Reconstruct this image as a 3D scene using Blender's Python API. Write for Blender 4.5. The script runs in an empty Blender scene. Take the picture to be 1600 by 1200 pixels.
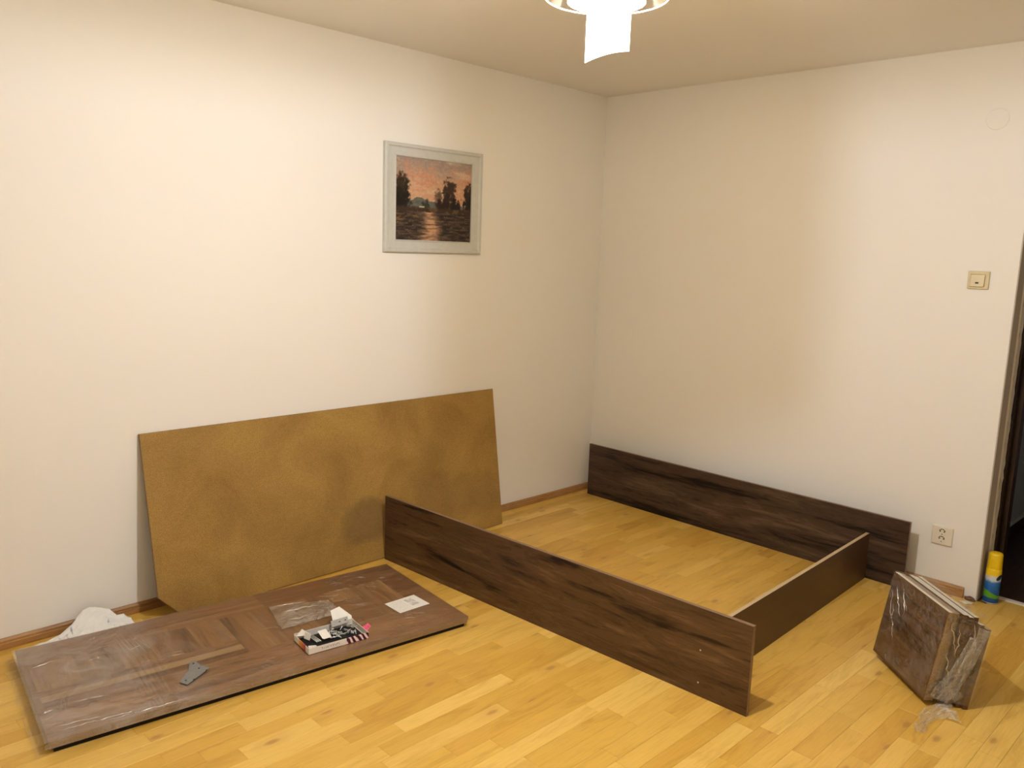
import bpy, bmesh, math, random
from mathutils import Vector, Matrix, noise
random.seed(7)
scene = bpy.context.scene
col = scene.collection
PI = math.pi

# ---------------------------------------------------------------- camera
cd = bpy.data.cameras.new('camera'); cam = bpy.data.objects.new('camera', cd); col.objects.link(cam)
cd.sensor_fit = 'HORIZONTAL'; cd.sensor_width = 36.0; cd.lens = 1284.47 / 1600 * 36.0; cd.clip_start = .05
R_ = Vector((0.70353788, 0.70988172, 0.03320233)); U_ = Vector((-0.13686353, 0.08949842, 0.9865386)); F_ = Vector((-0.69735416, 0.69861147, -0.16012245))
cam.matrix_world = Matrix(((R_.x, U_.x, -F_.x, 3.44331), (R_.y, U_.y, -F_.y, -4.21764), (R_.z, U_.z, -F_.z, 1.57515), (0, 0, 0, 1)))
scene.camera = cam
# ---------------------------------------------------------------- world, exposure
w = bpy.data.worlds.new('world'); scene.world = w; w.use_nodes = True
w.node_tree.nodes['Background'].inputs[0].default_value = (.55, .6, .7, 1)
w.node_tree.nodes['Background'].inputs[1].default_value = .05
vs = scene.view_settings
vs.view_transform = 'Standard'; vs.look = 'None'; vs.gamma = 1; vs.use_curve_mapping = False; vs.exposure = 0.0
LAMP_POWER = 91.0
cy = scene.cycles; cy.max_bounces = 6; cy.diffuse_bounces = 4; cy.glossy_bounces = 2; cy.transmission_bounces = 2; cy.transparent_max_bounces = 12
LAMP_COL = (1.0, .965, .92)
LAMP_POS = Vector((2.03, -2.51, 2.195))

# ---------------------------------------------------------------- helpers
class MB:
    def __init__(s): s.v = []; s.f = []; s.m = []; s.sm = []
    def add(s, vs, fs, mi=0, smooth=False):
        o = len(s.v); s.v += [tuple(q) for q in vs]
        for f in fs: s.f.append([i + o for i in f]); s.m.append(mi); s.sm.append(smooth)
        return s
    def box(s, a, b, mi=0, M=None):
        (x0, y0, z0), (x1, y1, z1) = a, b
        P = [Vector(q) for q in ((x0,y0,z0),(x1,y0,z0),(x1,y1,z0),(x0,y1,z0),(x0,y0,z1),(x1,y0,z1),(x1,y1,z1),(x0,y1,z1))]
        if M: P = [M @ q for q in P]
        return s.add(P, [(0,3,2,1),(4,5,6,7),(0,1,5,4),(1,2,6,5),(2,3,7,6),(3,0,4,7)], mi)
    def prism(s, poly, z0, z1, mi=0, M=None):
        n = len(poly); P = [Vector((x, y, z0)) for x, y in poly] + [Vector((x, y, z1)) for x, y in poly]
        if M: P = [M @ q for q in P]
        return s.add(P, [list(range(n))[::-1], list(range(n, 2*n))] + [(i, (i+1) % n, n + (i+1) % n, n + i) for i in range(n)], mi)
    def lathe(s, prof, n=24, mi=0, M=None, smooth=True):
        P = []
        for r, z in prof:
            for k in range(n):
                a = 2*PI*k/n; P.append(Vector((r*math.cos(a), r*math.sin(a), z)))
        if M: P = [M @ q for q in P]
        F = []
        for i in range(len(prof)-1):
            for k in range(n): F.append((i*n+k, i*n+(k+1) % n, (i+1)*n+(k+1) % n, (i+1)*n+k))
        return s.add(P, F, mi, smooth)
    def tube(s, pts, r, n=8, mi=0):
        pts = [Vector(q) for q in pts]; P = []
        for i, q in enumerate(pts):
            t = (pts[min(i+1, len(pts)-1)] - pts[max(i-1, 0)]).normalized()
            a = t.orthogonal().normalized() if i == 0 else (a - t*a.dot(t)).normalized()
            b = t.cross(a)
            for k in range(n): P.append(q + (a*math.cos(2*PI*k/n) + b*math.sin(2*PI*k/n))*r)
        F = [(i*n+k, i*n+(k+1) % n, (i+1)*n+(k+1) % n, (i+1)*n+k) for i in range(len(pts)-1) for k in range(n)]
        F += [list(range(n))[::-1], list(range((len(pts)-1)*n, len(pts)*n))]
        return s.add(P, F, mi, True)
    def grid(s, nu, nv, fn, mi=0, smooth=True):
        P = [fn(i/nu, j/nv) for j in range(nv+1) for i in range(nu+1)]
        return s.add(P, [(j*(nu+1)+i, j*(nu+1)+i+1, (j+1)*(nu+1)+i+1, (j+1)*(nu+1)+i) for j in range(nv) for i in range(nu)], mi, smooth)
    def mesh(s, name, mats):
        me = bpy.data.meshes.new(name); me.from_pydata(s.v, [], s.f)
        for m in (mats if isinstance(mats, (list, tuple)) else [mats]): me.materials.append(m)
        me.polygons.foreach_set('material_index', s.m); me.polygons.foreach_set('use_smooth', s.sm)
        me.update(); return me
    def build(s, name, mats, parent=None, bevel=0, M=None, seg=2):
        o = bpy.data.objects.new(name, s.mesh(name, mats)); col.objects.link(o)
        if parent: o.parent = parent
        if M is not None: o.matrix_local = M
        if bevel:
            b = o.modifiers.new('bevel', 'BEVEL'); b.width = bevel; b.segments = seg; b.limit_method = 'ANGLE'; b.angle_limit = .6
        return o
def tag(o, label, cat, group=None):
    o['label'] = label; o['category'] = cat
    if group: o['group'] = group
    return o
def struct(o): o['kind'] = 'structure'; return o
def empty(name, M):
    o = bpy.data.objects.new(name, None); col.objects.link(o); o.matrix_world = M; o.empty_display_size = .05
    return o
def TR(x, y, z, rz=0): return Matrix.Translation((x, y, z)) @ Matrix.Rotation(rz, 4, 'Z')

# ---------------------------------------------------------------- materials
class NT:
    def __init__(s, name):
        s.mat = bpy.data.materials.new(name); s.mat.use_nodes = True; s.t = s.mat.node_tree
        s.b = s.t.nodes['Principled BSDF']; s.out = s.t.nodes['Material Output']
    def n(s, typ, ins=None, **kw):
        nd = s.t.nodes.new(typ)
        for k, v in kw.items(): setattr(nd, k, v)
        for k, v in (ins or {}).items(): s.set(nd.inputs[k], v)
        return nd
    def set(s, sock, v):
        if isinstance(v, bpy.types.NodeSocket): s.t.links.new(v, sock)
        else: sock.default_value = v
    def p(s, **kw):
        for k, v in kw.items(): s.set(s.b.inputs[k.replace('_', ' ')], v)
        return s
    def coord(s, scale=(1,1,1), kind='Object', rot=(0,0,0), loc=(0,0,0)):
        c = s.n('ShaderNodeTexCoord'); m = s.n('ShaderNodeMapping', {'Vector': c.outputs[kind], 'Scale': scale, 'Rotation': rot, 'Location': loc})
        return m.outputs[0]
    def noise(s, vec, scale, detail=4, rough=.55, dist=0):
        return s.n('ShaderNodeTexNoise', {'Vector': vec, 'Scale': scale, 'Detail': detail, 'Roughness': rough, 'Distortion': dist}).outputs[0]
    def ramp(s, fac, stops):
        r = s.n('ShaderNodeValToRGB', {'Fac': fac}); e = r.color_ramp.elements
        while len(e) < len(stops): e.new(.5)
        for q, (pos, c) in zip(e, stops): q.position = pos; q.color = (*c, 1) if len(c) == 3 else c
        return r.outputs[0]
    def mix(s, fac, a, b, mode='MIX'):
        m = s.n('ShaderNodeMix', data_type='RGBA', blend_type=mode)
        s.set(m.inputs[0], fac); s.set(m.inputs[6], a if isinstance(a, bpy.types.NodeSocket) else (*a, 1)); s.set(m.inputs[7], b if isinstance(b, bpy.types.NodeSocket) else (*b, 1))
        return m.outputs[2]
    def math(s, op, a, b=0.0, c=0.0):
        m = s.n('ShaderNodeMath', operation=op)
        for i, v in enumerate((a, b, c)): s.set(m.inputs[i], v)
        return m.outputs[0]
    def mrange(s, v, a, b, c=0.0, d=1.0):
        return s.n('ShaderNodeMapRange', {0: v, 1: a, 2: b, 3: c, 4: d}).outputs[0]
    def bump(s, h, strength=.2, dist=.01):
        s.t.links.new(s.n('ShaderNodeBump', {'Height': h, 'Strength': strength, 'Distance': dist}).outputs[0], s.b.inputs['Normal']); return s
def plain(name, c, rough=.5, metal=0, var=.06, scale=40, bump=0.0, spec=.5):
    t = NT(name); v = t.coord(); nz = t.noise(v, scale)
    c2 = tuple(min(1, k*(1+var)) for k in c); c1 = tuple(k*(1-var) for k in c)
    t.p(Base_Color=t.ramp(nz, [(.3, c1), (.7, c2)]), Roughness=rough, Metallic=metal, Specular_IOR_Level=spec)
    if bump: t.bump(nz, bump, .002)
    return t.mat
def wood(name, dark, mid, light, axis=0, rough=.5, seed=0.0, streak=1.0, per_object=False, stretch=9.0):
    """laminate wood print; grain runs along the local axis"""
    t = NT(name)
    sc = [stretch]*3; sc[axis] = 1.0
    c = t.n('ShaderNodeTexCoord').outputs['Object']
    off = (seed, seed*1.7, seed*.6)
    if per_object:
        rnd = t.n('ShaderNodeObjectInfo').outputs['Random']
        add = t.n('ShaderNodeVectorMath', {0: c, 1: t.n('ShaderNodeCombineXYZ', {0: t.math('MULTIPLY', rnd, 37.0), 1: t.math('MULTIPLY', rnd, 91.0), 2: 0.0}).outputs[0]}, operation='ADD'); c = add.outputs[0]
    v = t.n('ShaderNodeMapping', {'Vector': c, 'Scale': sc, 'Location': off}).outputs[0]
    fs = [130.0]*3; fs[axis] = 5.0
    vf = t.n('ShaderNodeMapping', {'Vector': c, 'Scale': fs, 'Location': off}).outputs[0]
    n1 = t.noise(v, 1.3, 5, .6, .9); n2 = t.noise(v, 3.1, 4, .6, 1.6); n3 = t.noise(vf, 1.0, 3, .6)
    f = t.math('ADD', t.math('MULTIPLY', n1, .62), t.math('ADD', t.math('MULTIPLY', n2, .26), t.math('MULTIPLY', n3, .12)))
    colr = t.ramp(f, [(.39, dark), (.475, mid), (.53, mid), (.63, light)])
    st = t.ramp(t.noise(v, 2.0, 6, .65, 2.6), [(.49, (1, 1, 1)), (.545, (.50, .46, .43)), (.60, (1, 1, 1))])
    colr = t.mix(.8*streak, colr, t.mix(1.0, colr, st, 'MULTIPLY'))
    t.p(Base_Color=colr, Roughness=rough, Specular_IOR_Level=.35)
    t.bump(n3, .12, .002)
    return t.mat

M = {}
def paint(name, c):
    t = NT(name); v = t.coord()
    a = t.noise(v, 1.1, 1)
    t.p(Base_Color=t.ramp(a, [(.3, tuple(k*.985 for k in c)), (.7, c)]), Roughness=.85, Specular_IOR_Level=.15)
    return t.mat
M['wall'] = paint('white_wall_paint', (.85, .83, .79))
M['ceil'] = paint('white_ceiling_paint', (.86, .84, .80))
M['reveal'] = paint('shaded_reveal', (.50, .43, .36))  # taupe paints in the grazing shade on the door reveal
M['plaster'] = paint('fresh_plaster', (.72, .66, .56))
M['hallwall'] = paint('grey_hall_paint', (.55, .57, .62))
M['rail'] = wood('dark_oak_laminate', (0.0098, 0.0031, 0.0020), (0.0978, 0.0504, 0.0209), (0.1844, 0.1054, 0.0467), 0, .42, 1.3, streak=.75)
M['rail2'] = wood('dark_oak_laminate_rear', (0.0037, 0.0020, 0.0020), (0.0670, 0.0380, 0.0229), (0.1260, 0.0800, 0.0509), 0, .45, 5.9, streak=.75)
M['cross'] = wood('plain_brown_laminate', (0.0732, 0.0382, 0.0168), (0.0859, 0.0450, 0.0202), (0.0986, 0.0529, 0.0246), 0, .42, 2.2, streak=.15)
M['raw'] = plain('raw_chipboard_edge', (.62, .46, .27), .75, var=.18, scale=350)
M['rawdark'] = plain('chipboard_edge_brown', (.26, .16, .075), .7, var=.35, scale=260)
M['pack_len'] = wood('grey_oak_lengthwise', (0.1610, 0.0741, 0.0281), (0.2760, 0.1406, 0.0575), (0.3910, 0.2119, 0.0919), 0, .40, 3.1, streak=.6)
M['pack_len2'] = wood('grey_oak_lengthwise_dark', (0.1196, 0.0532, 0.0209), (0.2116, 0.1026, 0.0415), (0.3151, 0.1643, 0.0678), 0, .40, 8.1, streak=.6)
M['pack_cross'] = wood('grey_oak_crosswise', (0.1886, 0.0893, 0.0335), (0.3036, 0.1634, 0.0660), (0.4071, 0.2299, 0.0960), 1, .40, 4.4, streak=.4)
M['pack_cross2'] = wood('grey_oak_crosswise_dark', (0.1357, 0.0646, 0.0252), (0.2392, 0.1216, 0.0490), (0.3427, 0.1834, 0.0753), 1, .40, 6.4, streak=.4)
M['pack_tan'] = wood('tan_oak_strip', (0.3168, 0.2000, 0.0936), (0.3696, 0.2400, 0.1188), (0.4136, 0.2760, 0.1440), 0, .40, 1.1, streak=.2)
M['small'] = wood('dark_oak_small_boards', (0.0432, 0.0189, 0.0068), (0.1160, 0.0553, 0.0210), (0.1836, 0.0933, 0.0363), 0, .40, 2.7, streak=.45)
M['skirt'] = wood('oak_skirting', (0.2700, 0.1283, 0.0382), (0.4000, 0.2090, 0.0723), (0.5000, 0.2850, 0.1105), 1, .45, 1.9, streak=.5)
M['skirtx'] = wood('oak_skirting_x', (0.2700, 0.1283, 0.0382), (0.4000, 0.2090, 0.0723), (0.5000, 0.2850, 0.1105), 0, .45, 2.9, streak=.5)
M['doorwood'] = wood('dark_door_wood', (.012, .006, .003), (.028, .013, .007), (.045, .022, .012), 2, .35, 1.0)
M['hallfloor'] = wood('dark_hall_laminate', (.030, .013, .008), (.055, .024, .014), (.085, .040, .024), 1, .4, 4.0)
M['white'] = plain('white_plastic', (.82, .80, .76), .45)
M['beige'] = plain('beige_plastic', (.66, .56, .34), .38, var=.03)
M['cream'] = plain('cream_plastic', (.78, .72, .60), .38, var=.03)
M['black'] = plain('black_plastic_and_gap_shade', (.008, .008, .010), .45, spec=.2)
M['holes'] = plain('dark_recess', (.03, .025, .02), .7)
M['steel'] = plain('zinc_steel', (.60, .62, .64), .32, .55, var=.12, scale=90)
M['plate'] = plain('grey_galvanised_plate', (.30, .315, .32), .5, .55, var=.12, scale=120)
M['paper'] = plain('white_paper', (.84, .83, .80), .8, var=.02)
M['whitemetal'] = plain('white_painted_metal', (.80, .78, .75), .4)
# laminate floor print: object-random tone, knots, fine grain
def floor_mat():
    t = NT('birch_laminate'); c = t.n('ShaderNodeTexCoord').outputs['Object']; rnd = t.n('ShaderNodeObjectInfo').outputs['Random']
    geo = t.n('ShaderNodeNewGeometry')
    off = t.n('ShaderNodeCombineXYZ', {0: t.math('MULTIPLY', rnd, 53.0), 1: t.math('MULTIPLY', rnd, 171.0), 2: 0.0}).outputs[0]
    v0 = t.n('ShaderNodeVectorMath', {0: c, 1: off}, operation='ADD').outputs[0]
    v = t.n('ShaderNodeMapping', {'Vector': v0, 'Scale': (14, 2.2, 1)}).outputs[0]
    vf = t.n('ShaderNodeMapping', {'Vector': v0, 'Scale': (170, 9, 1)}).outputs[0]
    vk = t.n('ShaderNodeMapping', {'Vector': v0, 'Scale': (9.5, 4.2, 1)}).outputs[0]
    tone = t.ramp(rnd, [(0, (.60, .345, .058)), (.3, (.67, .410, .078)), (.7, (.715, .450, .095)), (1, (.79, .535, .14))])
    n1 = t.noise(v, 1.0, 5, .6, 1.2)
    colr = t.mix(1.0, tone, t.ramp(n1, [(.30, (.80, .74, .62)), (.5, (1, 1, 1)), (.72, (1.0, 1.0, 1.0))]), 'MULTIPLY')
    colr = t.mix(.35, colr, t.mix(1.0, colr, t.ramp(t.noise(vf, 1.0, 3), [(.35, (.8, .74, .64)), (.6, (1, 1, 1))]), 'MULTIPLY'))
    ck = t.n('ShaderNodeTexVoronoi', {'Vector': vk, 'Scale': 1.0}, voronoi_dimensions='2D'); sel = t.n('ShaderNodeSeparateColor', {0: ck.outputs['Color']}).outputs[0]
    knot = t.math('MULTIPLY', t.mrange(t.math('ADD', ck.outputs['Distance'], t.math('MULTIPLY', t.math('SUBTRACT', t.noise(vf, .5, 2), .5), .10)), .05, .13, 1.0, 0.0), t.math('GREATER_THAN', sel, .80))
    colr = t.mix(t.math('MULTIPLY', knot, .7), colr, (.30, .14, .035))
    halo = t.math('MULTIPLY', t.mrange(ck.outputs['Distance'], .08, .40, .35, 0.0), t.math('GREATER_THAN', sel, .80))
    colr = t.mix(halo, colr, (.55, .30, .075))
    t.p(Base_Color=colr, Roughness=.36, Specular_IOR_Level=.35)
    return t.mat
M['floor'] = floor_mat()
M['sub'] = plain('underlay', (.30, .17, .06), .8)
def hardboard():
    t = NT('brown_fibreboard'); v = t.coord()
    fine = t.noise(v, 230, 4, .7); blot = t.noise(v, 3.2, 4, .6, .5); sp = t.noise(v, 60, 3)
    c = t.ramp(blot, [(.30, (.285, .163, .038)), (.55, (.38, .23, .058)), (.75, (.44, .275, .074))])
    c = t.mix(.75, c, t.mix(1.0, c, t.ramp(fine, [(.34, (.55, .50, .42)), (.55, (1, 1, 1)), (.72, (1.35, 1.3, 1.2))]), 'MULTIPLY'))
    c = t.mix(.5, c, t.mix(1.0, c, t.ramp(sp, [(.3, (.78, .75, .7)), (.6, (1, 1, 1))]), 'MULTIPLY'))
    # damp smudges: local x = along the board from its left end, local y = up the board
    s = t.n('ShaderNodeSeparateXYZ', {0: t.coord()})
    nz = t.math('MULTIPLY', t.math('SUBTRACT', t.noise(v, 9, 4, .6), .5), .16)
    def blotch(cx, cy, rx, ry, k, pw=3.5):
        dx = t.math('POWER', t.math('ABSOLUTE', t.math('DIVIDE', t.math('SUBTRACT', t.math('ADD', s.outputs[0], nz), cx), rx)), pw)
        dy = t.math('POWER', t.math('ABSOLUTE', t.math('DIVIDE', t.math('SUBTRACT', t.math('ADD', s.outputs[1], nz), cy), ry)), pw)
        return t.mrange(t.math('ADD', dx, dy), .25, 1.5, k, 0.0)
    for cx, cy, rx, ry, k in ((1.06, .20, .15, .105, .48), (1.80, .21, .24, .12, .22), (1.50, .25, .14, .12, .26)):
        c = t.mix(blotch(cx, cy, rx, ry, k), c, (.115, .075, .032))
    t.p(Base_Color=c, Roughness=.62, Specular_IOR_Level=.3); t.bump(fine, .15, .002)
    return t.mat
M['hardboard'] = hardboard()
def film(name, veil0=.02, veil1=.16, white=(.9, .9, .9), scale=22, rough=.20, gloss=.10, bump=1.0, fade=None):
    t = NT(name); v = t.coord(); wr = t.noise(v, scale, 5, .6, 1.2)
    cr = t.math('MULTIPLY', t.mrange(t.math('ABSOLUTE', t.math('SUBTRACT', t.noise(v, scale*.42, 3, .5, 1.0), .5)), .0, .055, 1.0, 0.0), t.mrange(t.noise(v, scale*.3, 2), .52, .62, 0.0, 1.0))
    b0 = t.n('ShaderNodeBump', {'Height': wr, 'Strength': bump*.7, 'Distance': .012}).outputs[0]
    bp = t.n('ShaderNodeBump', {'Height': cr, 'Strength': 1.0, 'Distance': .018, 'Normal': b0}).outputs[0]
    t.p(Base_Color=(*white, 1), Roughness=.6, Specular_IOR_Level=.2)
    tr = t.n('ShaderNodeBsdfTransparent', {'Color': (.98, .98, .98, 1)})
    gl = t.n('ShaderNodeBsdfGlossy', {'Color': (1, 1, 1, 1), 'Roughness': rough, 'Normal': bp})
    fac = t.mrange(t.noise(v, scale*.45, 5, .65, 1.0), .42, .72, veil0, veil1)
    if fade: fac = t.math('MULTIPLY', fac, t.mrange(t.n('ShaderNodeSeparateXYZ', {0: v}).outputs[0], fade[0], fade[1], 1.0, fade[2]))
    m1 = t.n('ShaderNodeMixShader', {0: fac, 1: tr.outputs[0], 2: t.b.outputs[0]})
    m2 = t.n('ShaderNodeMixShader', {0: gloss, 1: m1.outputs[0], 2: gl.outputs[0]})
    t.t.links.new(m2.outputs[0], t.out.inputs[0]); return t.mat
M['film'] = film('clear_stretch_film', .0, .10, scale=30, gloss=.10)
M['film2'] = film('gathered_stretch_film', .04, .32, scale=45, gloss=.16)
M['filmflat'] = film('flat_stretch_film', .05, .26, scale=16, rough=.20, gloss=.10, bump=.6, fade=(.15, .95, .12))
M['bag'] = film('clear_plastic_bag', .05, .22, (.86, .80, .70), 30, gloss=.15)

M['fold'] = film('film_glint_fold', .05, .25, scale=25, gloss=.42, bump=.2)
def folds(name, parent, paths, r, plane='xz', seed=0.0, wob=.006):
    # rounded, wavy film folds, added and made glossier to catch lamp glints
    for k, (a, b) in enumerate(paths):
        mb = MB(); a = Vector(a); b = Vector(b); t = (b-a).normalized(); nrm = Vector((0, 1, 0)) if plane == 'xz' else Vector((0, 0, 1)) if plane == 'xy' else Vector((1, 0, 0)); sd = t.cross(nrm); n = max(10, int((b-a).length/.006))
        pts = [a.lerp(b, i/n) + sd*wob*noise.noise(Vector((i*.16, k*7.3, seed))) + sd*wob*.5*noise.noise(Vector((i*.5, k*3.1, seed+4))) for i in range(n+1)]
        P = []; m = 8
        for i, q in enumerate(pts):
            tt = (pts[min(i+1, n)]-pts[max(i-1, 0)]).normalized(); s2 = tt.cross(nrm).normalized(); rr = r*math.sin(PI*(i+.4)/(n+.8))*(.7+.5*noise.noise(Vector((i*.3, k, seed+9))))
            P += [q + s2*rr*math.cos(PI*j/m) + nrm*(-1 if plane == 'xz' else 1)*rr*.9*math.sin(PI*j/m) for j in range(m+1)]
        mb.add(P, [(i*(m+1)+j, i*(m+1)+j+1, (i+1)*(m+1)+j+1, (i+1)*(m+1)+j) for i in range(n) for j in range(m)], 0, True)
        mb.build(name, M['fold'], parent)

# ---------------------------------------------------------------- the room
H = 2.55; RX = 4.10; RY = -5.0; DX0, DX1, DH = 2.405, 3.25, 2.06; WT = .14
struct(MB().box((-.15, RY-.15, 0), (0, 0.0, H)).build('wall_left', M['wall']))
wb = MB().box((-.15, 0, 0), (DX0, WT, H)).box((DX0, 0, DH), (DX1, WT, H)).box((DX1, 0, 0), (RX+.15, WT, H)); struct(wb.build('wall_rear', M['wall']))
struct(MB().box((RX, RY-.15, 0), (RX+.15, 0, H)).build('wall_right', M['wall']))
struct(MB().box((0, RY-.15, 0), (RX, RY, H)).build('wall_front', M['wall']))
struct(MB().box((-.15, RY-.15, H), (RX+.15, WT, H+.1)).build('ceiling', M['ceil']))
floor = struct(MB().box((-.15, RY-.15, -.1), (RX+.15, .11, -.0085)).build('floor', M['sub']))
# laminate strips, one object each, running parallel to the left wall
SW = .07; rng = random.Random(21); meshes = {}; rest = MB(); cnt = 0
def in_view(x, y):
    d = Vector((x, y, 0)) - Vector(cam.matrix_world.translation); zc = d.dot(F_)
    if zc < .3: return False
    px = 800 + 1284.47*d.dot(R_)/zc; py = 600 - 1284.47*d.dot(U_)/zc
    return -60 < px < 1660 and py < 1260
def hidden(x, y):   # under the flat pack
    a = math.radians(83.2); dx, dy = x-.842, y+3.565; u = dx*math.cos(a)+dy*math.sin(a); v = -dx*math.sin(a)+dy*math.cos(a)
    return .03 < u < 1.53 and .03 < v < .67
cols = int(RX/SW)+1
for i in range(cols):
    x0 = i*SW; x1 = min(RX, x0+SW); y = .11 if DX0 < x0 and x1 < DX1 else 0.0
    y -= 0; first = rng.uniform(.12, .55); ln = first
    while y > RY+.001:
        y1 = max(RY, y-ln)
        L = round(abs(y-y1), 2)
        if any(in_view(x, yy) and not hidden(x, yy) for x in (x0+.005, x1-.005) for yy in (y-.01, (y+y1)/2, y1+.01)) and cnt < 300:
            key = (L, round(x1-x0, 3))
            if key not in meshes:
                g = .00018; e = .0006; wd, hl = (x1-x0)/2-g, L/2-g
                mb = MB(); P = [(-wd,-hl,-.0085),(wd,-hl,-.0085),(wd,hl,-.0085),(-wd,hl,-.0085),(-wd,-hl,-.0006),(wd,-hl,-.0006),(wd,hl,-.0006),(-wd,hl,-.0006),(-wd+e,-hl+e,0),(wd-e,-hl+e,0),(wd-e,hl-e,0),(-wd+e,hl-e,0)]
                mb.add(P, [(0,1,5,4),(1,2,6,5),(2,3,7,6),(3,0,4,7),(4,5,9,8),(5,6,10,9),(6,7,11,10),(7,4,8,11),(8,9,10,11)])
                meshes[key] = mb.mesh('plank', M['floor'])
            o = bpy.data.objects.new('plank', meshes[key]); col.objects.link(o); o.parent = floor
            o.location = ((x0+x1)/2, (y+y1)/2, 0); cnt += 1
        else:
            rest.box((x0+.0004, y1+.0004, -.0085), (x1-.0004, y-.0004, 0))
        y = y1; ln = rng.choice((.26, .34, .42, .42, .50, .58))
ro = rest.build('planks', M['floor'], floor); ro['kind'] = 'stuff'
print('planks', cnt)
# skirting
def skirt_profile(h=.042, t=.016): return [(0, 0), (t, 0), (t, h*.55), (t*.75, h*.62), (t*.75, h*.8), (t*.35, h), (0, h)]
mb = MB(); pr = skirt_profile(); n = len(pr)
mb.add([(x, RY, z) for x, z in pr] + [(x, 0, z) for x, z in pr], [list(range(n)), list(range(n, 2*n))[::-1]] + [(i, n+i, n+(i+1) % n, (i+1) % n) for i in range(n)])
struct(mb.build('baseboard_left', M['skirt']))
mb = MB(); pr = skirt_profile(.05, .018); XE = 2.352
mb.add([(0.016, -y, z) for y, z in pr] + [(XE, -y, z) for y, z in pr], [list(range(n)), list(range(n, 2*n))[::-1]] + [(i, n+i, n+(i+1) % n, (i+1) % n) for i in range(n)])
struct(mb.build('baseboard_rear', M['skirtx']))
# doorway: reveal, ragged plaster bead, dark frame, threshold, hallway
struct(MB().box((DX0, .004, 0), (DX0+.004, .098, DH)).build('trim_1', M['reveal']))
mb = MB(); nzv = 60
def ragged(i, j):
    z = i*DH; wob = .010*noise.noise(Vector((0, 3.1, z*9))) + .012*max(0, noise.noise(Vector((4, 1, z*4))))
    y = .098 + (.055 + wob)*j; return Vector((DX0 + .012 + .005*noise.noise(Vector((2, y*40, z*25))), y, z))
mb.grid(nzv, 3, lambda a, b: ragged(a, b)); base = len(mb.v)
mb.add([(DX0, .098, 0), (DX0+.012, .098, 0), (DX0+.012, .098, DH), (DX0, .098, DH)], [(0, 1, 2, 3)])
struct(mb.build('trim_2', M['plaster']))
dr = MB().box((DX0-.02, .15, 0), (DX0+.022, .30, DH+.02)).box((DX0+.022, .19, 0), (DX0+.045, .23, DH+.02)).box((DX0+.022, .255, 0), (DX0+.034, .30, DH+.02)); dr.box((DX1-.022, .15, 0), (DX1+.02, .30, DH)).box((DX0+.02, .15, DH-.02), (DX1-.02, .30, DH+.02))
struct(dr.build('door_1', M['doorwood'], bevel=.003))
struct(MB().prism([(DX0+.004, .112), (DX1, .112), (DX1, .145), (DX0+.004, .145)], -.02, .005).build('trim_3', M['plaster'], bevel=.002))
struct(MB().box((1.9, .11, -.1), (4.3, 3.2, -.004)).build('floor_hall', M['hallfloor']))
struct(MB().box((2.1, .30, 0), (2.24, 3.2, H)).build('wall_hall_left', M['hallwall']))
struct(MB().box((2.1, 3.2, 0), (4.3, 3.3, H)).build('wall_hall_end', M['hallwall']))
struct(MB().box((4.2, WT, 0), (4.3, 3.2, H)).build('wall_hall_right', M['hallwall']))
struct(MB().box((1.9, WT, H), (4.3, 3.3, H+.1)).build('ceiling_hall', M['ceil']))
bh = struct(MB().box((2.24, .30, 0), (2.256, 3.2, .075)).build('baseboard_hall', M['doorwood'])); MB().box((2.24, .30, .075), (2.253, 3.2, .083)).build('sealant_line', M['white'], bh)

# ---------------------------------------------------------------- ceiling lamp
lamp = empty('ceiling_lamp', Matrix.Translation((LAMP_POS.x, LAMP_POS.y, H)))
tag(lamp, 'white glass dish lamp with hanging glass pane under the ceiling, switched on', 'lamp')
zl = LAMP_POS.z - H
MB().lathe([(.0005, 0), (.055, 0), (.055, -.012), (.04, -.03), (.0005, -.035)], 28).build('ceiling_rose', M['whitemetal'], lamp)
MB().tube([(0, 0, -.03), (0, 0, zl+.13)], .007).build('stem', M['whitemetal'], lamp)
MB().lathe([(.0005, zl+.135), (.022, zl+.135), (.024, zl+.06), (.0005, zl+.06)], 20).build('socket', M['white'], lamp)
def glass_mat(name, trans, tl, tint=(1, 1, 1)):
    t = NT(name); tr = t.n('ShaderNodeBsdfTransparent', {'Color': (*tint, 1)}); tl_ = t.n('ShaderNodeBsdfTranslucent', {'Color': (.9, .9, .9, 1)}); df = t.n('ShaderNodeBsdfDiffuse', {'Color': (.85, .85, .85, 1)})
    a = t.n('ShaderNodeMixShader', {0: tl, 1: df.outputs[0], 2: tl_.outputs[0]}); b = t.n('ShaderNodeMixShader', {0: trans, 1: a.outputs[0], 2: tr.outputs[0]})
    t.t.links.new(b.outputs[0], t.out.inputs[0]); return t.mat
prof = [(.018, zl+.118), (.045, zl+.110), (.072, zl+.085), (.089, zl+.050), (.096, zl+.006), (.099, zl+.006), (.092, zl+.053), (.075, zl+.090), (.046, zl+.115), (.018, zl+.123)]
MB().lathe(prof, 48).build('glass_cup', glass_mat('white_cup_glass', .66, .35, (1, .94, .84)), lamp)
tg = NT('clear_dish_glass'); g1 = tg.n('ShaderNodeBsdfTransparent', {'Color': (.97, .97, .97, 1)}); g2 = tg.n('ShaderNodeBsdfGlossy', {'Roughness': .05}); gm = tg.n('ShaderNodeMixShader', {0: .04, 1: g1.outputs[0], 2: g2.outputs[0]}); tg.t.links.new(gm.outputs[0], tg.out.inputs[0])
dish = MB().lathe([(.03, zl+.128), (.08, zl+.116), (.125, zl+.085), (.146, zl+.052), (.158, zl+.020)], 56).build('clear_dish', tg.mat, lamp)
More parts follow.
